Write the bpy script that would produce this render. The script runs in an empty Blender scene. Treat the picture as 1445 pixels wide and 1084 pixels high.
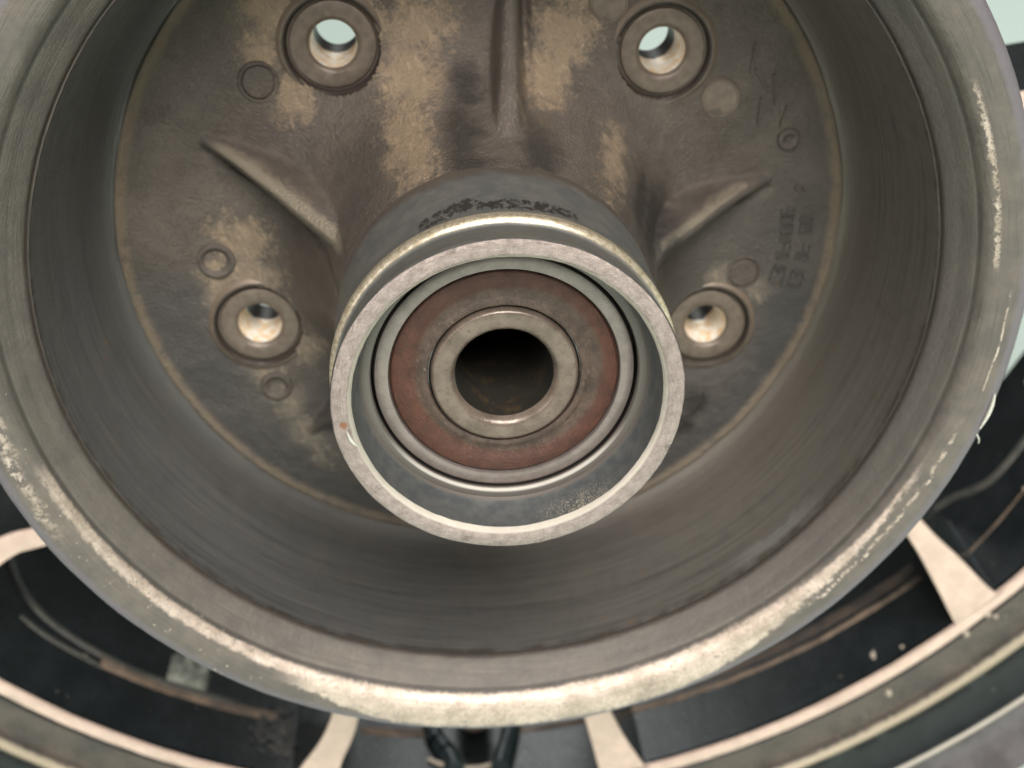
import bpy, math, random
from mathutils import Matrix, Vector, noise as mnoise
random.seed(7)
MM = 0.001
HUB_H = 0.2465                      # height of the wheel axis above the floor (m)
# wheel space: x right, y up, z along the axle towards the viewer (mm)
TO_WORLD = Matrix(((1,0,0,0),(0,0,-1,0),(0,1,0,HUB_H),(0,0,0,1)))
sc = bpy.context.scene
C = sc.collection

# ------------------------------------------------------------------ camera
cam_d = bpy.data.cameras.new('camera'); cam = bpy.data.objects.new('camera', cam_d); C.objects.link(cam)
R = Matrix(((0.96716,0.24792,0.05604),(-0.24262,0.83472,0.49435),(0.07578,-0.49171,0.86746))).to_4x4()
cam.matrix_world = TO_WORLD @ Matrix.Translation(Vector((11.824,96.459,163.485))*MM) @ R
cam_d.sensor_fit = 'HORIZONTAL'; cam_d.sensor_width = 36.0; cam_d.lens = 36*1751.58/1445
cam_d.clip_start = 0.005; cam_d.clip_end = 60
cam_d.dof.use_dof = True; cam_d.dof.focus_distance = 0.186; cam_d.dof.aperture_fstop = 23.0
sc.camera = cam

# ------------------------------------------------------------------ light
w = bpy.data.worlds.new('World'); sc.world = w; w.use_nodes = True
bg = w.node_tree.nodes['Background']; bg.inputs[0].default_value = (1.0,0.97,0.94,1); bg.inputs[1].default_value = 0.095
def area(name, loc, target, sx, sy, power, col):
    d = bpy.data.lights.new(name, 'AREA'); d.shape = 'RECTANGLE'; d.size = sx; d.size_y = sy; d.energy = power; d.color = col
    o = bpy.data.objects.new(name, d); C.objects.link(o); o.location = loc
    o.rotation_euler = (Vector(target)-Vector(loc)).to_track_quat('-Z','Y').to_euler()
    return o
area('ceiling_lamp', (0.40,-1.05,1.40), (0,0,HUB_H), 1.1, 0.8, 52, (1.0,0.965,0.92))
area('window_light', (-1.5,-1.5,1.05), (0,0,HUB_H), 1.0, 1.2, 10, (1.0,0.98,0.96))
area('fill_light_behind', (0.4,2.4,2.2), (0.2,2.2,0.0), 1.4, 1.4, 36, (0.97,1.0,0.98))  # unseen fill that brightens the mint floor behind the wheel
sc.view_settings.view_transform = 'Standard'; sc.view_settings.look = 'None'
sc.view_settings.exposure = 0.0; sc.view_settings.gamma = 1.0; sc.view_settings.use_curve_mapping = False

# ------------------------------------------------------------------ node helpers
NT = [None]
class S:
    def __init__(s, sock): s.k = sock
    def __add__(a,b): return mth('ADD',a,b)
    def __radd__(a,b): return mth('ADD',b,a)
    def __sub__(a,b): return mth('SUBTRACT',a,b)
    def __rsub__(a,b): return mth('SUBTRACT',b,a)
    def __mul__(a,b): return mth('MULTIPLY',a,b)
    def __rmul__(a,b): return mth('MULTIPLY',b,a)
    def __truediv__(a,b): return mth('DIVIDE',a,b)
    def __neg__(a): return mth('MULTIPLY',a,-1.0)
def put(sock, v):
    if isinstance(v, S): NT[0].links.new(v.k, sock)
    else: sock.default_value = v
def mth(op, a, b=None, c=None):
    n = NT[0].nodes.new('ShaderNodeMath'); n.operation = op
    put(n.inputs[0], a)
    if b is not None: put(n.inputs[1], b)
    if c is not None: put(n.inputs[2], c)
    return S(n.outputs[0])
def mx(a,b): return mth('MAXIMUM',a,b)
def mn(a,b): return mth('MINIMUM',a,b)
def ss(e0, e1, x):
    n = NT[0].nodes.new('ShaderNodeMapRange'); n.interpolation_type = 'SMOOTHSTEP'
    put(n.inputs[0], x)
    if e0 > e1:
        n.inputs[1].default_value = e1; n.inputs[2].default_value = e0; n.inputs[3].default_value = 1; n.inputs[4].default_value = 0
    else:
        n.inputs[1].default_value = e0; n.inputs[2].default_value = e1; n.inputs[3].default_value = 0; n.inputs[4].default_value = 1
    return S(n.outputs[0])
def vec(x,y,z):
    n = NT[0].nodes.new('ShaderNodeCombineXYZ'); put(n.inputs[0],x); put(n.inputs[1],y); put(n.inputs[2],z); return S(n.outputs[0])
def nz(v, scale, detail=4.0, rough=0.55, dist=0.0):
    n = NT[0].nodes.new('ShaderNodeTexNoise'); put(n.inputs['Vector'], v); n.inputs['Scale'].default_value = scale
    n.inputs['Detail'].default_value = detail; n.inputs['Roughness'].default_value = rough; n.inputs['Distortion'].default_value = dist
    return S(n.outputs[0])
def col(c):
    return (c[0],c[1],c[2],1.0) if not isinstance(c,S) else c
def mix(f, a, b):
    n = NT[0].nodes.new('ShaderNodeMix'); n.data_type = 'RGBA'
    put(n.inputs[0], f); put(n.inputs[6], col(a)); put(n.inputs[7], col(b)); return S(n.outputs[2])
def srgb(r,g,b, k=1.0):
    f = lambda c: ((c/255+0.055)/1.055)**2.4 if c > 10 else c/255/12.92
    return (min(1,f(r)*k), min(1,f(g)*k), min(1,f(b)*k))
class Ctx: pass
def material(name, fn):
    m = bpy.data.materials.new(name); m.use_nodes = True; nt = m.node_tree; NT[0] = nt
    b = nt.nodes['Principled BSDF']
    tc = nt.nodes.new('ShaderNodeTexCoord')
    sc_ = nt.nodes.new('ShaderNodeVectorMath'); sc_.operation = 'SCALE'; sc_.inputs['Scale'].default_value = 1/MM
    nt.links.new(tc.outputs['Object'], sc_.inputs[0])
    sp = nt.nodes.new('ShaderNodeSeparateXYZ'); nt.links.new(sc_.outputs[0], sp.inputs[0])
    c = Ctx(); c.P = S(sc_.outputs[0]); c.x, c.y, c.z = (S(sp.outputs[i]) for i in range(3))
    c.r = mth('SQRT', c.x*c.x + c.y*c.y)
    c.th = mth('FLOORED_MODULO', mth('ARCTAN2', c.y, c.x)*57.29578 + 360.0, 360.0)
    # turning marks: stretched round the axle
    c.turn = vec(mth('COSINE', mth('ARCTAN2', c.y, c.x))*2.0, mth('SINE', mth('ARCTAN2', c.y, c.x))*2.0, (c.r + c.z)*1.0)
    d = fn(c)
    put(b.inputs['Base Color'], col(d['base'])); put(b.inputs['Metallic'], d.get('metal',0.0)); put(b.inputs['Roughness'], d.get('rough',0.5))
    if 'spec' in d: put(b.inputs['Specular IOR Level'], d['spec'])
    if 'coat' in d: b.inputs['Coat Weight'].default_value = d['coat']; b.inputs['Coat Roughness'].default_value = d.get('coat_rough',0.1)
    if 'h' in d:
        bp = nt.nodes.new('ShaderNodeBump'); bp.inputs['Strength'].default_value = d.get('bump',1.0); bp.inputs['Distance'].default_value = MM
        put(bp.inputs['Height'], d['h']); nt.links.new(bp.outputs[0], b.inputs['Normal'])
    return m
def window_deg(c, a0, a1, soft):        # 1 inside an angle range
    if a0 < 0:
        t = mth('FLOORED_MODULO', c.th + 180.0, 360.0) - 180.0
    else: t = c.th
    return ss(a0-soft, a0+soft, t) * ss(a1+soft, a1-soft, t)
def blobs(c, lst, z=None):              # union of soft discs in the wheel plane
    out = None
    for (x,y,rad) in lst:
        dx = c.x - x; dy = c.y - y
        v = 1.0 - mth('SQRT', dx*dx + dy*dy)/rad
        out = v if out is None else mx(out, v)
    return out

# ------------------------------------------------------------------ materials
def m_drum(c):
    big = nz(c.P, 0.045, 3, 0.6); mid = nz(c.P, 0.22, 4, 0.6); fine = nz(c.P, 2.2, 3, 0.6)
    st = nz(vec(mth('COSINE', c.th/57.29578)*1.6, mth('SINE', c.th/57.29578)*1.6, c.z*0.8), 1.6, 5, 0.7); ax = nz(vec(c.x, c.y, c.z*0.25), 0.5, 4, 0.65)
    side = ss(-55.0, 45.0, c.x + (big-0.5)*60.0)
    b = mix(side, srgb(104,103,102), srgb(116,111,103))
    b = mix(ss(0.45,0.75,mid)*0.3, b, srgb(74,72,71))
    b = mix(ss(0.52,0.72,nz(c.P,0.11,3,0.6))*0.25, b, srgb(126,116,101))
    b = mix(ss(0.50,0.72,ax)*0.22, b, srgb(120,114,105))
    b = mix(ss(0.50,0.68,st)*0.5, b, srgb(128,124,118))
    b = mix(ss(0.50,0.34,st)*0.45, b, srgb(66,65,64))
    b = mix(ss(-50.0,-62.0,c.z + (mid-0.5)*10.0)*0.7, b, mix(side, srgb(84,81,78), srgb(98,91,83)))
    # reflection painted as a pale worn smear low on the right, beside the lip
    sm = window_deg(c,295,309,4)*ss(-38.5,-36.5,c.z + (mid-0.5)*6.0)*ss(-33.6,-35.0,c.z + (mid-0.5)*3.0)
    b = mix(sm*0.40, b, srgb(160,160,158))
    # brown line where the shoes stopped, near the lip
    b = mix(ss(-34.8,-33.2,c.z)*ss(0.38,0.62,mid)*0.6, b, srgb(62,50,42))
    rust = ss(0.74,0.79,nz(c.P,0.45,2,0.5))
    b = mix(rust*0.6, b, srgb(150,100,50))
    return dict(base=b, metal=0.45, rough=0.41 + (mid-0.5)*0.3, h=fine*0.10 + st*0.20 + ax*0.05, bump=0.8)
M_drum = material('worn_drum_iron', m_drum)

def m_lip(c):
    n1 = nz(c.P, 0.16, 5, 0.65); n2 = nz(c.P, 0.9, 5, 0.7); fine = nz(c.P, 3.5, 4, 0.6); st = nz(c.turn, 3.0, 6, 0.7)
    b = mix(ss(0.3,0.7,n1), srgb(100,94,89), srgb(118,110,101))
    b = mix(ss(0.48,0.68,st)*0.6, b, srgb(80,76,72))
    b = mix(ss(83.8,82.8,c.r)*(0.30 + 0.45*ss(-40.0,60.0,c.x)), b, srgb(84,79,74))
    # outer chamfer: purple grey paint remains
    b = mix(ss(89.8,90.8,c.r + (n2-0.5)*1.6)*0.8, b, srgb(116,110,116))
    low = window_deg(c, 193, 325, 6)
    # groove dirt
    b = mix(ss(0.55,0.0,mth('ABSOLUTE', c.r-83.75))*ss(0.3,0.5,n1 + 0.08)*0.75, b, srgb(52,48,44))
    b = mix(ss(0.45,0.0,mth('ABSOLUTE', c.r-79.35))*ss(0.25,0.5,n1 + 0.05)*0.85, b, srgb(50,42,36))
    # bare metal: ragged band on the lower lip
    q = (n2-0.5)*5.0 + (n1-0.5)*4.0
    full = window_deg(c, 228, 322, 4)
    thin = window_deg(c, 184, 232, 3)
    lim = 90.9 - ss(278,304,c.th)*4.4 - ss(243,228,c.th)*3.6 - ss(300,322,c.th)*0.9
    inn = 84.1 + ss(290,318,c.th)*0.7
    cr = full*ss(-0.15,0.35,c.r - inn + q*0.18)*ss(0.5,-0.4,c.r - lim + q*0.55)*ss(0.30,0.42,n2 + (st-0.5)*0.35 + 0.03)
    cr2 = thin*ss(84.0,84.3,c.r + q*0.10)*ss(85.9,85.2,c.r + q*0.35)*ss(0.30,0.42,n2)
    pl = window_deg(c,170,191,3)*ss(1.6,0.2,mth('ABSOLUTE', c.r-88.0-(c.th-181.0)*0.10 + (n1-0.5)*4.0))*ss(0.46,0.54,n2 + (st-0.5)*0.5)
    rr = window_deg(c, -8, 14, 1.5)*ss(0.60,0.15,mth('ABSOLUTE', c.r-86.0 + (n2-0.5)*2.6))*ss(0.42,0.50,n2+0.01)
    rr2 = window_deg(c, 336, 348, 1.5)*ss(0.25,0.05,mth('ABSOLUTE', c.r-88.8+(n1-0.5)*1.0))*ss(0.42,0.52,n2)
    fl = window_deg(c, 300, 330, 3)*ss(0.5,0.1,mth('ABSOLUTE', c.r-87.6 + (n1-0.5)*3.0))*ss(0.44,0.55,n2)
    sp = ss(0.71,0.74,nz(c.P,1.1,2,0.5))*window_deg(c, 170, 250, 8)*ss(83,85,c.r)
    bare = mx(mx(mx(cr,cr2),mx(pl*0.85,rr)),mx(mx(rr2,fl),sp))
    bc = mix(ss(0.35,0.65,n1), srgb(222,203,188), srgb(180,163,148))
    bc = mix(ss(0.56,0.68,nz(c.P,1.6,3,0.6))*0.6, bc, srgb(138,126,112))
    bc = mix(ss(0.48,0.70,st)*0.5, bc, srgb(150,136,122))
    bc = mix(ss(0.56,0.62,nz(c.P,3.2,3,0.65))*0.3, bc, srgb(126,117,105))
    bc = mix(ss(0.40,0.34,nz(c.P,2.4,3,0.65))*0.7, bc, srgb(240,230,216))
    b = mix(bare, b, bc)
    return dict(base=b, metal=0.3 + bare*0.25, rough=0.46 - bare*0.08, h=fine*0.08 + nz(c.P,0.9,4,0.7)*0.22 + nz(c.turn,3.0,5,0.7)*0.14, bump=0.8)
M_lip = material('scuffed_drum_lip', m_lip)

def m_floor(c):
    streak = vec(c.x*1.0 + c.y*0.1, c.y*0.35, c.z*0.5)
    n0 = nz(c.P,0.06,4,0.6); n1 = nz(c.P,0.30,5,0.65); n2 = nz(streak,0.9,5,0.68); fine = nz(c.P,1.9,5,0.65); gr = nz(c.P,5.0,3,0.6)
    b = mix(ss(0.3,0.7,n0), srgb(84,77,71), srgb(102,93,85))
    b = mix(ss(0.45,0.70,n1)*0.6, b, srgb(78,71,65))
    b = mix(ss(0.40,0.30,fine)*0.5, b, srgb(58,52,48))
    b = mix(ss(0.50,0.68,fine)*0.35, b, srgb(124,111,98))
    # cooler and greyer towards lower side
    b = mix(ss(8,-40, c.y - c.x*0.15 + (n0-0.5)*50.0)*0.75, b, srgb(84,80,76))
    # tan bare casting where the paint has gone
    rag = (n2-0.5)*0.9 + (n1-0.5)*2.4 + (fine-0.5)*1.6
    tan = blobs(c,[(-5,37,7),(-7,30,5.5),(-1,44,7),(-9,46,5),(24,36,7),(19,31,5.5),(28,44,6),(-26,53,6),(-27,37,5),(-30,46,5),
                   (-46,12,7),(-47,5,7),(-56,0,5),(-53,6,5),(-41,-12,5),(-53,-17,6),(-52,-25,7),(-51,-33,7),(-49,-40,5),
                   (27,16.5,4),(44,-22,4),(52,-27,3.5)])
    tm = ss(-0.2,0.7,tan + rag*0.85)
    warm = mix(ss(-30,30,c.y + (n0-0.5)*30.0), srgb(128,118,105), srgb(152,132,109))
    # ragged darker grey band at the edge of the floor, lower half
    edge_dark = window_deg(c,172,335,5)*ss(54,59,c.r + (n1-0.5)*8.0 - window_deg(c,215,330,15)*8.0)
    b = mix(edge_dark*0.7, b, srgb(72,71,70))
    tm = tm*(1.0 - edge_dark*0.9)
    rb = None
    for (ax_,ay_,bx_,by_,w0) in ((-46,34.8,-24,18.4,1.5),(52,-1.6,32,-0.4,0.7)):
        L2=(bx_-ax_)**2+(by_-ay_)**2
        t_ = mn(mx(((c.x-ax_)*(bx_-ax_)+(c.y-ay_)*(by_-ay_))/L2,0.0),1.0)
        dx=c.x-ax_-t_*(bx_-ax_); dy=c.y-ay_-t_*(by_-ay_)
        v = 1.0 - mth('SQRT',dx*dx+dy*dy)/(w0*0.6 + t_*w0*0.7)
        rb = v if rb is None else mx(rb,v)
    rbm = ss(0.0,0.5,rb + (n1-0.5)*0.9 + (n2-0.5)*0.5)*ss(-64.0,-61.5,c.z)
    b = mix(rbm*0.6, b, srgb(146,135,116))
    b = mix(tm*0.8, b, warm)
    b = mix(tm*ss(0.5,0.7,n2)*0.5, b, srgb(180,158,132))
    # black grease where the ribs run into the hub
    gm = ss(-0.05,0.8,blobs(c,[(31.5,3.0,6.5),(34,-2,4.5),(30,8,4),(2.5,29.5,5),(4.5,34,4),(3,26,5),(14.5,24.5,4.5),(34,-50,5),(31,-54,4)]) + (n1-0.5)*1.4 + (fine-0.5)*0.8)
    b = mix(gm*0.7, b, srgb(40,38,36))
    # bead at the edge of the floor
    bd = ss(1.9,0.2,mth('ABSOLUTE', c.r-70.6 + (n1-0.5)*1.5))
    b = mix(bd*ss(0.25,0.6,n1+0.05)*0.3, b, srgb(158,136,104))
    return dict(base=b, metal=0.35, rough=0.38 + (n1-0.5)*0.3, h=fine*0.42 + gr*0.12 + n1*0.3, bump=1.0)
M_floor = material('grimy_cast_web', m_floor)

def m_seat(c):
    n1 = nz(c.P,0.5,4,0.6); fine = nz(c.P,3,4,0.6)
    b = mix(ss(0.35,0.7,n1), srgb(98,86,76), srgb(112,100,88))
    b = mix(ss(8.1,8.45,c.r + (n1-0.5)*0.6)*ss(9.6,9.0,c.r), b, srgb(60,52,46))
    b = mix(ss(9.2,9.8,c.r + (n1-0.5)*0.8), b, srgb(116,102,88))
    return dict(base=b, metal=0.25, rough=0.45, h=fine*0.08+n1*0.1, bump=0.7)
M_seat = material('smooth_bolt_seat', m_seat)
def m_hole(c):
    n1 = nz(c.P,0.6,4,0.6)
    b = mix(ss(0.4,0.65,n1), srgb(250,244,234), srgb(236,208,168))
    b = mix(ss(-10.6,-11.4,c.z + (n1-0.5)*3.0), b, srgb(52,48,42))
    return dict(base=b, metal=0.25, rough=0.4, h=nz(vec(c.x*0.2,c.y*0.2,c.z*3.0),1.5,3,0.6)*0.1, bump=0.6)
M_hole = material('bright_drilled_bore', m_hole)

def m_tube(c):
    n1 = nz(c.P,0.25,5,0.65); n2 = nz(c.P,1.2,5,0.65); fine = nz(c.P,4,4,0.6); st = nz(c.turn,4.0,6,0.7)
    b = mix(ss(0.35,0.7,n1), srgb(104,105,104), srgb(124,122,117))
    b = mix(ss(0.52,0.75,st)*0.5, b, srgb(130,128,122))
    # black lacquer left behind the ridge
    t = c.th
    bl = mx(window_deg(c,50,84,4)*ss(3.0,1.0,mth('ABSOLUTE',c.z+13.0)), window_deg(c,84,104,3)*ss(3.6,1.4,mth('ABSOLUTE',c.z+13.2+(c.th-94.0)*-0.16)))
    n3 = nz(vec(c.x*1.5,c.y*1.5,c.z*0.5),0.5,4,0.65)
    bl = ss(0.36,0.60,bl*0.55 + (n3-0.5)*1.9 + (n2-0.5)*1.9 + 0.03)*ss(0.0,0.5,bl)*0.85
    b = mix(bl, b, srgb(44,42,40))
    # cast skin beyond the turned length
    b = mix(ss(-25.0,-29.0,c.z + (n1-0.5)*5.0), b, srgb(98,90,82))
    # collar in front of the ridge is darker
    b = mix(ss(-7.0,-6.3,c.z)*ss(-0.9,-1.4,c.z)*0.7, b, srgb(92,92,88))
    # polished ridge
    rg = ss(-9.9,-9.3,c.z + (n2-0.5)*1.0)*ss(-6.9,-7.4,c.z)
    b = mix(rg, b, mix(ss(0.4,0.6,n2), srgb(236,222,196), srgb(196,180,150)))
    return dict(base=b, metal=0.45 + rg*0.25, rough=0.36 - rg*0.06 + (n2-0.5)*0.2, h=fine*0.05 + st*0.10 + bl*0.06, bump=0.7)
M_tube = material('turned_hub_tube', m_tube)
def m_tubeface(c):
    n1 = nz(c.P,0.5,5,0.65); n2 = nz(c.P,2.2,5,0.7); fine = nz(c.P,6,3,0.6)
    b = mix(ss(0.3,0.7,n1), srgb(182,166,159), srgb(152,138,131))
    tl = nz(c.turn,9.0,4,0.7)
    b = mix(ss(0.5,0.68,tl)*0.45, b, srgb(112,102,96))
    b = mix(ss(0.46,0.34,tl)*0.4, b, srgb(214,202,194))
    b = mix(ss(0.60,0.72,nz(c.P,0.25,3,0.6))*0.5, b, srgb(110,98,90))
    b = mix(ss(0.54,0.70,n2)*0.45, b, srgb(118,109,103))
    b = mix(ss(0.42,0.34,nz(c.P,3.0,3,0.6))*0.35, b, srgb(216,208,200))
    b = mix(ss(0.66,0.74,nz(c.P,4.0,2,0.5))*0.5, b, srgb(90,80,74))
    ru = ss(0.9,0.3,mth('SQRT',(c.x+25.3)*(c.x+25.3)+(c.y-3.6)*(c.y-3.6)) + (n2-0.5)*0.8)
    b = mix(ru*0.8, b, srgb(150,95,55))
    edge = ss(24.75,24.45,c.r)
    b = mix(edge*0.8, b, srgb(248,240,224))
    return dict(base=b, metal=0.45 + edge*0.25, rough=0.42-edge*0.1, h=fine*0.14+n2*0.16+nz(c.turn,9.0,4,0.7)*0.14, bump=1.0)
M_tubeface = material('filed_tube_face', m_tubeface)
def m_tubein(c):
    n1 = nz(c.P,0.4,5,0.65); n2 = nz(vec(c.x,c.y,c.z*0.5),4.5,4,0.7); st = nz(c.turn,5.0,5,0.7)
    b = mix(ss(0.35,0.7,n1), srgb(84,88,90), srgb(104,105,103))
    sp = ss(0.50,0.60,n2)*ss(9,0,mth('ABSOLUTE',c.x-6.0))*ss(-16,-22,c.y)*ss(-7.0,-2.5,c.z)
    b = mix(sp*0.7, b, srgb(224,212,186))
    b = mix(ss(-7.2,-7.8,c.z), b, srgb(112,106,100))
    b = mix(window_deg(c,205,310,15)*ss(22.0,21.6,c.r)*ss(-8.8,-8.4,c.z)*0.9, b, srgb(226,220,210))  # lit lower edge of the shoulder painted as a pale arc
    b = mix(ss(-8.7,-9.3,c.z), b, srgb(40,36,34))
    return dict(base=b, metal=0.4, rough=0.42+(n1-0.5)*0.2, h=st*0.08+n2*0.05, bump=0.7)
M_tubein = material('bored_tube_inside', m_tubein)

def simple(name, c1, c2, metal, rough, sc1=0.5, bump=0.06, spec=None, grime=None, gth=(0.55,0.72)):
    def f(c):
        n1 = nz(c.P,sc1,5,0.65); n2 = nz(c.P,sc1*5,4,0.65)
        b = mix(ss(0.32,0.68,n1), c1, c2)
        if grime: b = mix(ss(gth[0],gth[1],n2)*0.6, b, grime)
        d = dict(base=b, metal=metal, rough=rough + (n2-0.5)*0.2, h=n2*bump + n1*bump, bump=0.8)
        if spec is not None: d['spec'] = spec
        return d
    return material(name, f)
M_brg = simple('bearing_race_steel', srgb(150,138,132), srgb(134,124,118), 0.55, 0.34, 0.4, 0.03, grime=srgb(120,108,100))
M_inner = simple('spacer_steel', srgb(128,114,102), srgb(102,90,80), 0.35, 0.30, 0.22, 0.06, grime=srgb(76,66,57), gth=(0.54,0.72))
def m_seal(c):
    n1 = nz(c.P,0.35,5,0.65); n2 = nz(vec(c.x*1.2,c.y*0.5,c.z),1.6,5,0.7); fine = nz(c.P,4,3,0.6)
    b = mix(ss(0.3,0.7,n1), srgb(92,58,45), srgb(74,47,38))
    ro = mth('SQRT',(c.x-0.8)*(c.x-0.8)+(c.y-0.3)*(c.y-0.3))
    inner = ss(15.6,14.4,ro + (n1-0.5)*2.0 + (n2-0.5)*1.2)
    b = mix(inner*0.8, b, mix(ss(0.4,0.65,n1), srgb(90,78,68), srgb(70,61,54)))
    b = mix(ss(0.60,0.70,n2)*ss(16.6,14.2,c.r)*0.5, b, srgb(146,136,124))
    b = mix(ss(0.45,0.36,n2)*0.5, b, srgb(58,44,38))
    b = mix(ss(18.0,18.35,c.r + (n2-0.5)*0.4)*0.8, b, srgb(58,42,36))
    return dict(base=b, metal=0.05, rough=0.40 + (n1-0.5)*0.4, h=fine*0.10+n2*0.16+nz(c.turn,6.0,3,0.6)*0.16, bump=1.0)
M_seal = material('red_rubber_seal', m_seal)
M_groove = simple('dirty_groove', srgb(58,50,44), srgb(42,36,32), 0.2, 0.6, 0.8, 0.08)
def m_bore(c):
    n1 = nz(c.P,0.3,5,0.7)
    b = mix(ss(0.5,0.7,n1), srgb(34,31,24), srgb(62,48,28))
    return dict(base=b, metal=0.1, rough=0.7, h=n1*0.2)
M_bore = material('rusty_axle_bore', m_bore)

def m_black(c):
    n1 = nz(c.P,0.05,4,0.6); n2 = nz(c.P,0.5,5,0.65); sp = nz(c.P,0.9,2,0.5)
    b = mix(ss(0.35,0.7,n1), srgb(20,26,26), srgb(32,38,38))
    b = mix(ss(0.55,0.75,n2)*0.35, b, srgb(54,54,52))
    b = mix(ss(0.76,0.79,sp), b, srgb(150,146,138))
    return dict(base=b, metal=0.0, rough=0.24 + (n2-0.5)*0.25, spec=0.5, h=n2*0.12, bump=0.5)
M_black = material('dusty_black_paint', m_black)
M_face = simple('machined_spoke_face', srgb(226,200,184), srgb(206,182,166), 0.2, 0.38, 0.16, 0.06, grime=srgb(168,146,130), gth=(0.58,0.76))
M_brown = simple('brown_dusty_edge', srgb(128,109,92), srgb(84,72,62), 0.1, 0.6, 0.15, 0.25, grime=srgb(70,58,50))
def m_rim(c):
    n1 = nz(c.P,0.10,5,0.65); n2 = nz(c.P,0.6,5,0.65); st = nz(c.turn,1.5,5,0.65)
    b = mix(ss(0.35,0.7,n1), srgb(20,25,26), srgb(32,36,38))
    br = ss(193.8,195,c.r)*ss(209,207,c.r)
    b = mix(br*0.9, b, mix(ss(0.4,0.65,n1), srgb(94,83,75), srgb(72,65,61)))
    b = mix(ss(207.8,208.6,c.r + (n2-0.5)*0.8)*ss(211.8,211.2,c.r + (n2-0.5)*0.6), b, mix(n2, srgb(186,174,152), srgb(150,138,116)))  # step edge catching light, painted in as a cream ring
    b = mix(ss(230.0,230.4,c.r)*ss(231.9,231.5,c.r), b, srgb(200,192,178))
    b = mix(ss(231.8,232.6,c.r), b, mix(ss(0.4,0.6,n1), srgb(84,80,80), srgb(100,96,97)))
    b = mix(ss(0.77,0.80,nz(c.P,0.7,2,0.5)), b, srgb(190,186,176))
    return dict(base=b, metal=0.1, rough=0.30+(n2-0.5)*0.25, h=n2*0.12+st*0.1, bump=0.6)
M_rim = material('rim_black_paint', m_rim)
def m_back(c):
    n = nz(c.P,0.004,3,0.5); f = nz(c.P,0.2,4,0.6)
    return dict(base=mix(n, srgb(216,232,222), srgb(206,226,216)), rough=0.55, h=f*0.1, bump=0.2)
M_back = material('pale_mint_floor_paint', m_back)
M_silver = simple('bright_swarf', srgb(235,230,220), srgb(210,204,190), 0.6, 0.3, 1.0, 0.05)
M_foil = simple('grey_foil_tape', srgb(150,152,140), srgb(104,106,98), 0.3, 0.4, 0.25, 0.5, grime=srgb(196,190,176))
M_dust = simple('pale_paint_chip', srgb(190,178,160), srgb(160,150,136), 0.0, 0.6, 1.0, 0.1)

# ------------------------------------------------------------------ mesh helpers
def mesh_obj(name, vs, fs, mat, parent=None, loc=None, sharp=35, smooth=True):
    me = bpy.data.meshes.new(name); me.from_pydata([(a*MM,b*MM,c*MM) for a,b,c in vs], [], fs); me.update()
    if smooth:
        me.polygons.foreach_set('use_smooth', [True]*len(me.polygons)); me.set_sharp_from_angle(angle=math.radians(sharp))
    mats = mat if isinstance(mat,(list,tuple)) else [mat]
    for m in mats: me.materials.append(m)
    o = bpy.data.objects.new(name, me); C.objects.link(o)
    if parent: o.parent = parent
    if loc: o.location = Vector(loc)*MM
    return o
def lathe(name, prof, mat, parent, n=256, a0=0.0, a1=360.0, loc=None, sharp=30, wob=0.0, cap=False, seed=0.0, wobz=None):
    full = abs(a1-a0-360) < 1e-6
    cols = n if full else n+1
    vs = []; fs = []; m = len(prof)
    for i in range(cols):
        t = math.radians(a0 + (a1-a0)*i/n); ct, st = math.cos(t), math.sin(t)
        for j,(r,z) in enumerate(prof):
            if wob:
                q = Vector((ct*r*0.12+seed, st*r*0.12, z*0.35)); q2 = q*6.0
                e = mnoise.noise(q)*wob + mnoise.noise(q2)*wob*0.45
                r2 = r + e; z2 = z + (mnoise.noise(q+Vector((9,3,1)))*wob + mnoise.noise(q2+Vector((2,7,1)))*wob*0.4)
            else: r2, z2 = r, z
            vs.append((r2*ct, r2*st, z2))
    for i in range(n):
        k = (i+1) % cols
        for j in range(m-1):
            fs.append((i*m+j, k*m+j, k*m+j+1, i*m+j+1))
    if cap and not full:
        fs.append(tuple(range(m))); fs.append(tuple((n*m+j) for j in range(m-1,-1,-1)))
    return mesh_obj(name, vs, fs, mat, parent, loc, sharp)
def tube_path(name, pts, rad, mat, parent, n=8, taper=None, squash=None):
    vs=[]; fs=[]; k=len(pts)
    P=[Vector(p) for p in pts]
    for i,p in enumerate(P):
        d=(P[min(i+1,k-1)]-P[max(i-1,0)]).normalized()
        up=Vector((0,0,1)) if abs(d.z)<0.9 else Vector((1,0,0))
        a=d.cross(up).normalized(); b=a.cross(d)
        rr=rad if taper is None else rad*taper(i/(k-1))
        for j in range(n):
            t=2*math.pi*j/n; vs.append(tuple(p+a*(rr*math.cos(t))+b*(rr*math.sin(t)*(squash or 1))))
    for i in range(k-1):
        for j in range(n):
            fs.append((i*n+j, i*n+(j+1)%n, (i+1)*n+(j+1)%n, (i+1)*n+j))
    fs.append(tuple(range(n-1,-1,-1))); fs.append(tuple((k-1)*n+j for j in range(n)))
    return mesh_obj(name, vs, fs, mat, parent, sharp=60)
def smooth_pts(pts, per=8):             # Catmull-Rom through the points
    out=[]; P=[Vector(p) for p in pts]; P=[P[0]*2-P[1]]+P+[P[-1]*2-P[-2]]
    for i in range(1,len(P)-2):
        for k in range(per):
            t=k/per; a,b,c,d=P[i-1],P[i],P[i+1],P[i+2]
            out.append(0.5*((2*b)+(c-a)*t+(2*a-5*b+4*c-d)*t*t+(3*b-a-3*c+d)*t**3))
    out.append(P[-2]); return out
def pol(r,a,z): t=math.radians(a); return (r*math.cos(t), r*math.sin(t), z)

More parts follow.
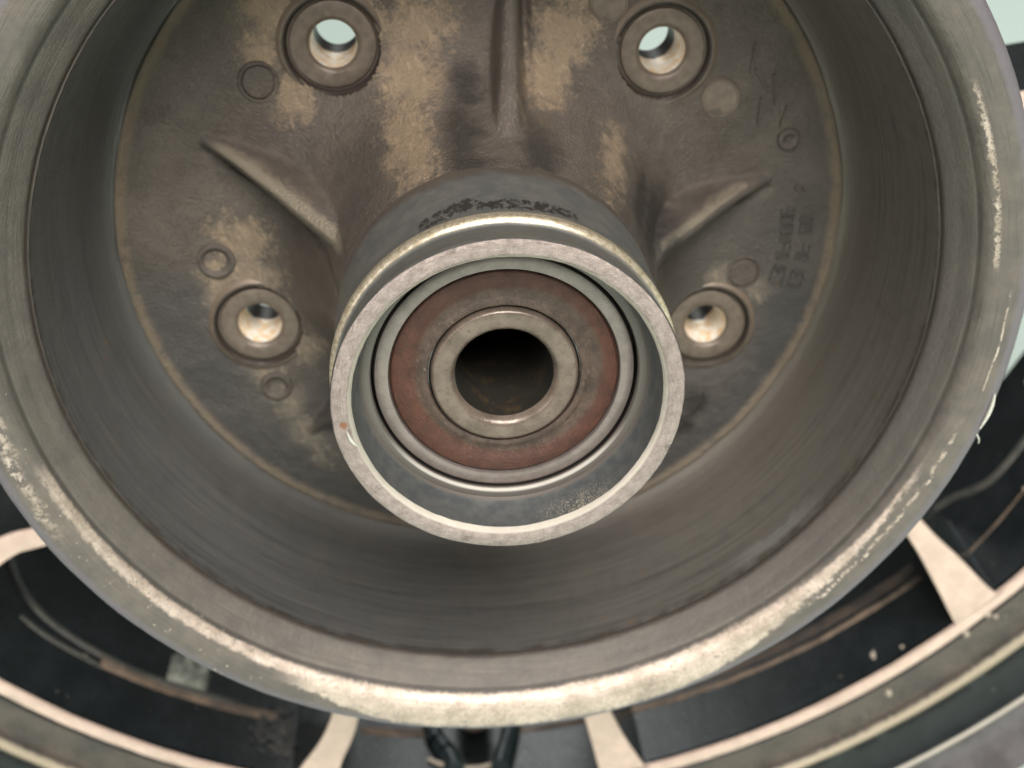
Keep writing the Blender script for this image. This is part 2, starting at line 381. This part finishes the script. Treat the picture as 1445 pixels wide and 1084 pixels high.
# ------------------------------------------------------------------ setting
def plane(name, x0,x1,y0,y1,z,mat,label):
    me=bpy.data.meshes.new(name); me.from_pydata([(x0,y0,z),(x1,y0,z),(x1,y1,z),(x0,y1,z)],[],[(0,1,2,3)]); me.materials.append(mat)
    o=bpy.data.objects.new(name,me); C.objects.link(o); o['kind']='structure'; o['label']=label; return o
plane('floor', -6,6,-3,8,0.0, M_back, 'pale mint floor behind the wheel')

# ------------------------------------------------------------------ the wheel
wheel = bpy.data.objects.new('cast_wheel', None); C.objects.link(wheel)
wheel.matrix_world = TO_WORLD
wheel.empty_display_size = 0.05
wheel['label'] = 'worn black cast wheel with a deep brake drum hub and central bearing tube'
wheel['category'] = 'wheel'

FZ = -65.0
# --- brake drum shell
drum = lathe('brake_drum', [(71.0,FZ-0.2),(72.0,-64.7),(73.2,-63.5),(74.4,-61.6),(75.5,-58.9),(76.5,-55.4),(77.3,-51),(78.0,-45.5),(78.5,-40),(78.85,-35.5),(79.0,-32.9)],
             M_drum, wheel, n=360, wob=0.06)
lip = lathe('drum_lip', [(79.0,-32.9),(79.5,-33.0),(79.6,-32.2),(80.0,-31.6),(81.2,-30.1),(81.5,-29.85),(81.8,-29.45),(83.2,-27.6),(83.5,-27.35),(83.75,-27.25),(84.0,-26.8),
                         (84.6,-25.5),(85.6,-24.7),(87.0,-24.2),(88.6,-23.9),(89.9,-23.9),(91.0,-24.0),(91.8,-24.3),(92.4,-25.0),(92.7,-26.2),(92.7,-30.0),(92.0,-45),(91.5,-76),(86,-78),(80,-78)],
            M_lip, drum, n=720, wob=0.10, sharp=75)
# --- drum web (floor of the drum): a height field with ribs and flare
BOLTS = [(-17.0,44.3),(41.3,27.2),(39.6,-31.6),(-48.8,-5.6),(-16.8,-45.6)]
RIBS = [70.5,-3.0,143.5,-73.5,214.5]
def web_z(r, a):
    t = math.radians(a); x, y = r*math.cos(t), r*math.sin(t)
    z = FZ
    f = max(0.0, (r-27.0)); z += 36.0*math.exp(-(f/6.2)**1.25)
    for ra in RIBS:
        d = (a-ra+180)%360-180
        if abs(d) > 80: continue
        lat = r*math.sin(math.radians(d)); rad = r*math.cos(math.radians(d))
        u = (58.0-rad)/30.0
        if u <= 0: continue
        h = 27.0*min(1,u)**1.15
        low = lat*(1 if math.cos(math.radians(ra)) < 0 else -1)   # > 0 on the lower flank
        wd = ((1.1 + 1.3*min(1,u)) if ra == 70.5 else (0.9 + 2.0*min(1,u))) * (1.25 if low > 0 else 1.0)
        k = 1/(1+(abs(lat)/wd)**(7 if low > 0 else 14))
        z -= 2.2*min(1,u*3)*math.exp(-((low-wd*1.55)/1.1)**2)
        top = FZ + h - 0.55*abs(lat)*min(1,u*2) - 0.10*lat*lat
        if top > z: z = z + (top-z)*k
        z += 0.05*h*math.exp(-(abs(lat)/(wd*2.0))**2)
    if r > 69.2: z += 0.7*math.exp(-((r-71.0)/0.8)**2)
    z += mnoise.noise(Vector((x*0.09,y*0.09,3.1)))*0.5 + mnoise.noise(Vector((x*0.35,y*0.35,8.1)))*0.14 + mnoise.noise(Vector((x*1.1,y*1.1,1.1)))*0.06
    return z
NA, NR = 720, 112
vs=[]; fs=[]
rs=[26.6 + (71.4-26.6)*(j/(NR-1)) for j in range(NR)]
for i in range(NA):
    a=360.0*i/NA; ct,st=math.cos(math.radians(a)),math.sin(math.radians(a))
    for r in rs: vs.append((r*ct,r*st,web_z(r,a)))
for i in range(NA):
    k=(i+1)%NA
    for j in range(NR-1):
        cx=(vs[i*NR+j][0]+vs[k*NR+j+1][0])/2; cy=(vs[i*NR+j][1]+vs[k*NR+j+1][1])/2
        if any((cx-bx)**2+(cy-by)**2 < 8.7**2 for bx,by in BOLTS): continue
        fs.append((i*NR+j,i*NR+j+1,k*NR+j+1,k*NR+j))
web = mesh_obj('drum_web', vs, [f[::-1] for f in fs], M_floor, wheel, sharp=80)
# bolt seats with through bores
seat_prof=[(10.9,-1.2),(10.2,-0.2),(9.5,0.35),(8.95,0.40),(8.6,0.0),(8.4,-0.9),(8.05,-1.0),(7.8,-0.35),(7.4,-0.2),(5.2,-0.2),(4.75,-0.45),(4.35,-1.0)]
bore_prof=[(4.35,-1.0),(4.25,-2.0),(4.2,-10.5),(4.2,-17.5),(4.6,-18.0)]
first=None
for i,(bx,by) in enumerate(BOLTS):
    zz=FZ+0.4
    if first is None:
        s=lathe('bolt_seat', seat_prof, M_seat, web, n=72, loc=(bx,by,zz), wob=0.08)
        h=lathe('bolt_hole', bore_prof, M_hole, s, n=48, wob=0.04)
        first=(s,h)
    else:
        s=first[0].copy(); C.objects.link(s); s.parent=web; s.location=Vector((bx,by,zz))*MM; s.rotation_euler[2]=i*1.3
        h=first[1].copy(); C.objects.link(h); h.parent=s
# ejector pin marks cast into the web
EJ=[(-32.1,41.4,3.1,1),(-52.3,9.9,3.2,0),(-50.3,-20.1,2.7,0),(50.3,15.7,3.4,2),(49.0,-21.8,3.1,1),(33.4,38.6,3.3,2),(62,4.0,1.6,0)]
for (x,y,rd,kind) in EJ:
    zz=web_z(math.hypot(x,y),math.degrees(math.atan2(y,x)))
    if kind==0: pf=[(rd+0.9,-0.5),(rd+0.45,0.5),(rd-0.1,0.75),(rd-0.7,0.45),(rd-1.1,0.0),(0.02,-0.1)]
    elif kind==1: pf=[(rd+0.9,-0.3),(rd+0.5,0.35),(rd+0.15,0.3),(rd,-0.1),(rd-0.15,0.45),(rd-0.5,0.7),(0.02,0.75)]
    else: pf=[(rd+0.6,-0.4),(rd+0.2,0.42),(rd-0.05,0.45),(rd-0.2,0.22),(0.02,0.22)]
    lathe('ejector_mark', pf, M_seat if kind==2 else M_floor, web, n=40, loc=(x,y,zz), wob=0.08, seed=x)
# raised foundry characters, too worn to read
def bar(cx,cy,ang,l,wd,h,parent,name='cast_character'):
    zz=web_z(math.hypot(cx,cy),math.degrees(math.atan2(cy,cx)))
    t=math.radians(ang); ux,uy=math.cos(t),math.sin(t); vs=[]
    for (k,zt) in ((1.0,-0.3),(0.72,h)):
        for sx,sy in ((-1,-1),(1,-1),(1,1),(-1,1)):
            a=sx*(l/2-(1-k)*wd*0.5); b=sy*wd/2*k
            vs.append((cx+a*ux-b*uy, cy+a*uy+b*ux, zz+zt))
    return mesh_obj(name, vs, [(4,5,6,7),(0,1,5,4),(1,2,6,5),(2,3,7,6),(3,0,4,7)], M_floor, parent, sharp=60)
for k in range(9):
    a=349.5-k*1.75; rng=random.Random(k*7+3)
    for q,(dr,da,rot,l) in enumerate(((0,0.55,0,2.6),(0,-0.55,0,2.6),(1.3,0,90,1.2),(0,0,90,1.2),(-1.3,0,90,1.2))):
        if rng.random()<0.35: continue
        for base in (61.0,65.0) if k%3 else (61.0,):
            x,y,_=pol(base+dr,a+da,0); bar(x,y,a+rot,l,0.42,0.38,web)
for a,r_ in ((354.2,62.6),(353.9,64.0)):
    x,y,_=pol(r_,a,0); bar(x,y,a,0.9,0.9,0.55,web)
for (x,y,an,l) in ((57.6,21.5,70,6),(58.6,17.0,110,5),(57.4,11.2,75,5),(60.8,14.5,85,6),(61.8,9.0,60,4),(34.6,-51.0,40,5),(31.5,-53.4,120,4),(29.4,-55.6,30,4.5),(36.6,-48.6,100,3)):
    bar(x,y,an,l,0.6,0.45,web)

# --- bearing tube
tube = lathe('bearing_tube', [(27.2,-0.2),(27.32,-0.7),(27.1,-1.5),(26.7,-2.2),(26.55,-6.3),(26.65,-6.9),(27.15,-7.25),(27.65,-7.6),(27.75,-8.2),(27.6,-9.4),(27.5,-12),(27.45,-20),(27.45,-36)],
             M_tube, wheel, n=300, wob=0.04, sharp=50)
lathe('tube_rim_face', [(24.05,-1.3),(24.25,-0.7),(24.6,-0.22),(24.8,-0.02),(25.2,0.02),(26.7,0.03),(26.95,-0.08),(27.2,-0.3)], M_tubeface, tube, n=420, wob=0.11, sharp=60)
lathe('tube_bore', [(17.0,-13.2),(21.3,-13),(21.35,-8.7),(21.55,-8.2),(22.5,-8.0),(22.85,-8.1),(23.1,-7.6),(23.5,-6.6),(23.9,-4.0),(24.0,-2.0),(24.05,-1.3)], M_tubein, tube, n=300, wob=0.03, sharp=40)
tube_path('bright_nick', smooth_pts([(-25.15,2.6,0.12),(-25.0,1.2,0.22),(-24.75,0.2,0.15),(-24.35,-0.8,-0.2)],5), 0.28, M_silver, tube, taper=lambda t: 0.35+math.sin(t*3.14)*0.75)
# --- bearing
brg = lathe('wheel_bearing', [(20.9,-13),(20.9,-9.9),(20.75,-9.5),(20.35,-9.35),(18.9,-9.3),(18.65,-9.4),(18.5,-9.8),(18.5,-10.8)], M_brg, wheel, n=240, sharp=40, loc=(-0.07,-0.28,0))
lathe('bearing_seal', [(18.5,-10.3),(18.3,-10.25),(18.15,-9.7),(17.9,-9.55),(16.2,-9.5),(15.6,-9.65),(14.9,-9.85),(13.7,-9.95),(13.4,-9.7),(12.7,-9.6),(12.35,-9.75),(12.2,-10.5)], M_seal, brg, n=200, wob=0.07, sharp=45)
lathe('seal_groove', [(12.2,-10.4),(12.0,-11.0),(11.75,-10.9)], M_groove, brg, n=160)
ring = lathe('inner_ring', [(11.85,-11),(11.8,-9.4),(11.5,-9.05),(11.2,-8.95),(9.4,-9.0),(8.8,-9.15),(8.35,-9.6),(8.0,-10.4)], M_inner, brg, n=200, wob=0.06, sharp=50)
lathe('axle_bore', [(8.0,-10.4),(7.95,-14),(7.9,-120),(0.05,-120)], M_bore, ring, n=96, wob=0.04)

# --- rim
rim = lathe('rim', [(187,-157),(187.4,-154.5),(187.2,-140),(187.0,-122.5),(187.0,-100),(187.0,-96.4),(191.8,-96.6),(192.6,-97.4),(193.8,-97.6),(194.3,-96.8),(195.0,-96.9),
                    (201,-98.2),(207.6,-98.6),(208.4,-97.2),(209.6,-96.2),(210.8,-96.6),(211.8,-98.5),(213,-100.2),(222,-101),(229.6,-99.5),(230.6,-98.2),(231.6,-98.4),(233,-99),(238,-97),(243,-92),(245.5,-90.5),(246.5,-92),(246.3,-98),(238,-104),(226,-118),(226,-140),(238,-156),(246.3,-162),(246.0,-168),(240,-167),(225,-160),(200,-158),(187,-157)],
            M_rim, wheel, n=480, sharp=50, wob=0.10)
lathe('machined_ring', [(186.9,-95.2),(186.9,-94.5),(187.2,-94.0),(190.2,-94.0),(190.6,-94.4),(190.7,-96.6)], M_face, rim, n=480, wob=0.18, sharp=40)
M_umber = simple('umber_grime', srgb(82,70,60), srgb(56,50,46), 0.1, 0.55, 0.1, 0.2)
for (a0,a1,zb,hh) in ((219.8,236.5,-117.6,2.0),(244.5,250.5,-117.4,1.8),(259.6,300.2,-117.2,1.0)):
    k_=hh
    lathe('barrel_ridge', [(187.3,zb+0.9*k_),(186.5,zb+0.6*k_),(186.3,zb),(186.5,zb-0.9*k_),(187.3,zb-1.4*k_)], M_brown, rim, n=int((a1-a0)*4), a0=a0, a1=a1, wob=0.35, cap=True, sharp=60)
lathe('barrel_band', [(187.3,-120.0),(186.7,-120.6),(186.5,-123.5),(187.3,-125.0)], M_umber, rim, n=160, a0=260, a1=300, wob=0.3, cap=True, sharp=60)
# window edges: rounded casting lips on the barrel
def lipline(pts, rad, mat):
    return tube_path('window_lip', smooth_pts([pol(r+0.9,a,z) for (r,a,z) in pts],10), rad*1.5, mat, rim, n=12)
M_lipline = simple('grey_lip_highlight', srgb(80,78,72), srgb(58,60,58), 0.1, 0.45, 0.15, 0.2)  # highlight along the black window lips put into a grey colour
lipline([(186.6,208.4,-142),(186.6,209.3,-136.5),(186.6,210.8,-130.5),(186.6,213.6,-124.8),(186.6,218,-121.5),(186.6,224,-119.8),(186.6,233,-119.6)], 0.9, M_lipline)
lipline([(186.6,211.8,-120.0),(186.6,215,-117.8),(186.6,219.9,-116.6)], 0.7, M_lipline)
lipline([(186.6,303.0,-137.5),(186.6,306.2,-135.6),(186.6,308.6,-131.5),(186.6,311,-129.6),(186.6,315,-131),(186.6,319,-134),(186.6,325,-136)], 1.0, M_lipline)
lipline([(186.6,304.5,-113.2),(186.6,308.5,-115.0),(186.6,312.5,-117.0),(186.6,320,-119)], 0.5, M_brown)
# --- spokes: black blades with a machined front face
def blade(poly, zf=-94.0, depth=34.0, face_mat=M_face):
    k=len(poly); cx=sum(p[0] for p in poly)/k; cy=sum(p[1] for p in poly)/k
    inset=lambda p,d: (p[0]+(cx-p[0])*d/max(6,math.hypot(p[0]-cx,p[1]-cy)), p[1]+(cy-p[1])*d/max(6,math.hypot(p[0]-cx,p[1]-cy)))
    vs=[(x,y,zf-0.9) for x,y in poly]+[(x,y,zf-depth) for x,y in poly]
    fs=[tuple(range(k)),tuple(range(2*k-1,k-1,-1))]+[(i,(i+1)%k,k+(i+1)%k,k+i)[::-1] for i in range(k)]
    b=mesh_obj('spoke',vs,fs,M_black,wheel,sharp=35)
    top=[inset(p,0.55) for p in poly]; mid=[inset(p,0.15) for p in poly]
    vs=[(x,y,zf-0.85) for x,y in poly]+[(x,y,zf-0.3) for x,y in mid]+[(x,y,zf+0.02) for x,y in top]
    fs=[tuple(range(2*k,3*k))]
    for q in (0,1): fs+=[(q*k+i,q*k+(i+1)%k,(q+1)*k+(i+1)%k,(q+1)*k+i) for i in range(k)]
    mesh_obj('spoke_face',vs,fs,face_mat,b,sharp=50)
    return b
def strip(left,right):                  # polygon from two edge curves (hub to rim)
    L=[(p.x,p.y) for p in smooth_pts([(a,b,0) for a,b in left],6)]; Rr=[(p.x,p.y) for p in smooth_pts([(a,b,0) for a,b in right],6)]
    pts=L+Rr[::-1]
    ar=sum(pts[i][0]*pts[(i+1)%len(pts)][1]-pts[(i+1)%len(pts)][0]*pts[i][1] for i in range(len(pts)))
    return pts if ar>0 else pts[::-1]
blade(strip([(60,-66),(74.5,-100),(85.4,-127.4),(91,-145),(95.2,-159.8),(96.5,-161)],[(66,-64),(79,-100),(90.4,-124.1),(98,-137),(107.0,-152.5),(111,-151.5)]))
blade(strip([(-52,-75),(-66,-112),(-80.1,-141),(-93.2,-155.1),(-98.5,-160)],[(-46,-79),(-60,-115),(-72.7,-143.5),(-82.8,-158.6),(-85.5,-167)]))
blade(strip([(-17,-90),(-12.5,-130),(-11.6,-162.3),(-11.8,-182.6),(-12,-187.5)],[(-9,-91),(-5.5,-130),(-3.6,-163.6),(1.2,-186.2),(3,-187.2)]))
blade(strip([(-86,-40),(-112,-55),(-127.2,-56.5),(-137.5,-56.7),(-160,-62),(-177,-64)],[(-84,-46),(-110,-60.5),(-128.7,-61.9),(-136.5,-62.4),(-146,-67),(-157,-78),(-166,-91)]))
for ang in (353,32,68,104,152):
    t=math.radians(ang); u=(math.cos(t),math.sin(t)); v=(-u[1],u[0])
    mk=lambda r,s:(u[0]*r+v[0]*s,u[1]*r+v[1]*s)
    blade(strip([mk(90,3.5),mk(120,3.5),mk(150,4.5),mk(188,7)],[mk(90,-3.5),mk(120,-3.5),mk(150,-4.5),mk(188,-7)]))
# spoke web between the two lower blades: two gussets round a nub
def gusset(pts, rad, mat, nm='spoke_gusset'):
    return tube_path(nm, smooth_pts(pts,8), rad, mat, wheel, n=10, squash=0.8)
M_teal = simple('teal_black_paint', srgb(44,55,57), srgb(32,41,43), 0.0, 0.4, 0.2, 0.1)
gusset([pol(185.5,251.0,-128),pol(186,251.4,-116),pol(185,252.8,-106),pol(185,253.2,-101)], 3.6, M_teal)
gusset([pol(185.5,259.0,-128),pol(186,258.6,-116),pol(185,257.8,-106),pol(185,257.4,-101)], 3.6, M_teal)
lathe('spoke_nub', [(5.6,-22),(5.6,-4),(5.0,-1.0),(3.6,0.2),(0.05,0.6)], M_brown, wheel, n=48, loc=pol(178,255.2,-113), wob=0.15)
tube_path('window_lip', smooth_pts([pol(186.2,250.8,-106.5),pol(186.2,252.0,-104.4),pol(186.2,253.6,-103.0),pol(186.2,255.4,-102.8),pol(186.2,257.2,-104.2),pol(186.2,258.4,-106.8)],8), 0.7, M_dust, rim)
# --- foil balance weight stuck inside the barrel
def patch(name, r, a0,a1,z0,z1, mat, parent, n=10, h=1.2, amp=0.8, seed=0, ragged=False):
    vs=[];fs=[]
    for i in range(n+1):
        for j in range(n+1):
            u,v=i/n,j/n; e=min(u,1-u,v,1-v)*n
            hh=(h+amp*mnoise.noise(Vector((u*5+seed,v*5,seed))))*min(1,e/1.0)
            vs.append(pol(r-hh, a0+(a1-a0)*u+0.25*mnoise.noise(Vector((u*4,v*4,seed+3))), z0+(z1-z0)*v+0.8*mnoise.noise(Vector((v*4,u*4,seed+6)))))
    for i in range(n):
        for j in range(n):
            if ragged and math.hypot(i/n-0.5,j/n-0.5)*2 + 0.7*mnoise.noise(Vector((i*0.35,j*0.35,seed))) > 0.85: continue
            fs.append((i*(n+1)+j,(i+1)*(n+1)+j,(i+1)*(n+1)+j+1,i*(n+1)+j+1))
    return mesh_obj(name,vs,fs,mat,parent,sharp=40)
patch('balance_weight', 186.4, 225.9,229.8,-131.5,-120.5, M_foil, rim, h=1.8, amp=1.6, seed=2)
M_mud = simple('dried_mud', srgb(56,53,50), srgb(40,44,44), 0.0, 0.6, 0.12, 0.5, grime=srgb(132,120,96))
patch('mud_crust', 187.1, 234.2,240.2,-122,-101.5, M_mud, rim, n=26, h=0.5, amp=0.9, seed=5, ragged=True)
# pale chips of paint and dust
def chip(r,a,z,l,wd,ang):
    c=Vector(pol(r,a,z)); t=math.radians(a); tang=Vector((-math.sin(t),math.cos(t),0)); ax=Vector((0,0,1)); nrm=Vector((-math.cos(t),-math.sin(t),0))
    q=math.radians(ang); d1=tang*math.cos(q)+ax*math.sin(q); d2=ax*math.cos(q)-tang*math.sin(q)
    vs=[];k=9
    for (s,h) in ((1.0,-0.2),(0.75,0.5)):
        for i in range(k):
            w_=2*math.pi*i/k; e=1+0.3*math.sin(i*2.3+a)
            vs.append(tuple(c+d1*(math.cos(w_)*l*e*s)+d2*(math.sin(w_)*wd*e*s)+nrm*h))
    fs=[tuple(range(k,2*k))]+[(i,(i+1)%k,k+(i+1)%k,k+i) for i in range(k)]
    return mesh_obj('paint_chip',vs,fs,M_dust,rim,sharp=60)
chip(187,293.1,-101.5,0.8,1.6,20); chip(187,295.7,-98.6,0.6,0.6,0); chip(187,312.3,-117,0.8,0.8,0); chip(187,303.6,-113,0.9,0.9,0)
chip(187,318.6,-147,0.9,0.7,0); chip(187,221.2,-117.4,1.6,1.0,0); chip(187,218.3,-117.2,1.3,0.9,0); chip(187,207,-104,0.7,0.7,0)
for (x,y,s) in ((75.2,-183.4,0.95),(104.5,-159.5,0.9),(99,-167.5,0.9),(107.5,-163.5,0.7)):
    lathe('dust_grain', [(s,-0.5),(s*0.95,0.3),(s*0.6,0.75),(0.03,0.9)], M_dust, rim, n=14, loc=(x,y,-96.9+ (2.6 if math.hypot(x,y)<192 else 0)), wob=0.15)
# curl of metal standing off the outer edge of the lip
t0=pol(92.3,331.2,-24.8)
tube_path('metal_burr', smooth_pts([pol(91.3,335.9,-23.9),pol(91.6,334.5,-23.8),pol(91.7,333,-23.85),pol(91.5,331.2,-23.9)],6), 0.30, M_silver, lip, taper=lambda t:0.4+0.9*math.sin(t*3.1)**0.7)
tube_path('metal_burr', smooth_pts([pol(91.6,330.4,-24.4),pol(92.8,329.7,-24.6),pol(93.6,329.0,-25.2),pol(94.0,328.8,-26.0)],5), 0.17, M_silver, lip, taper=lambda t:1.1-0.6*t)
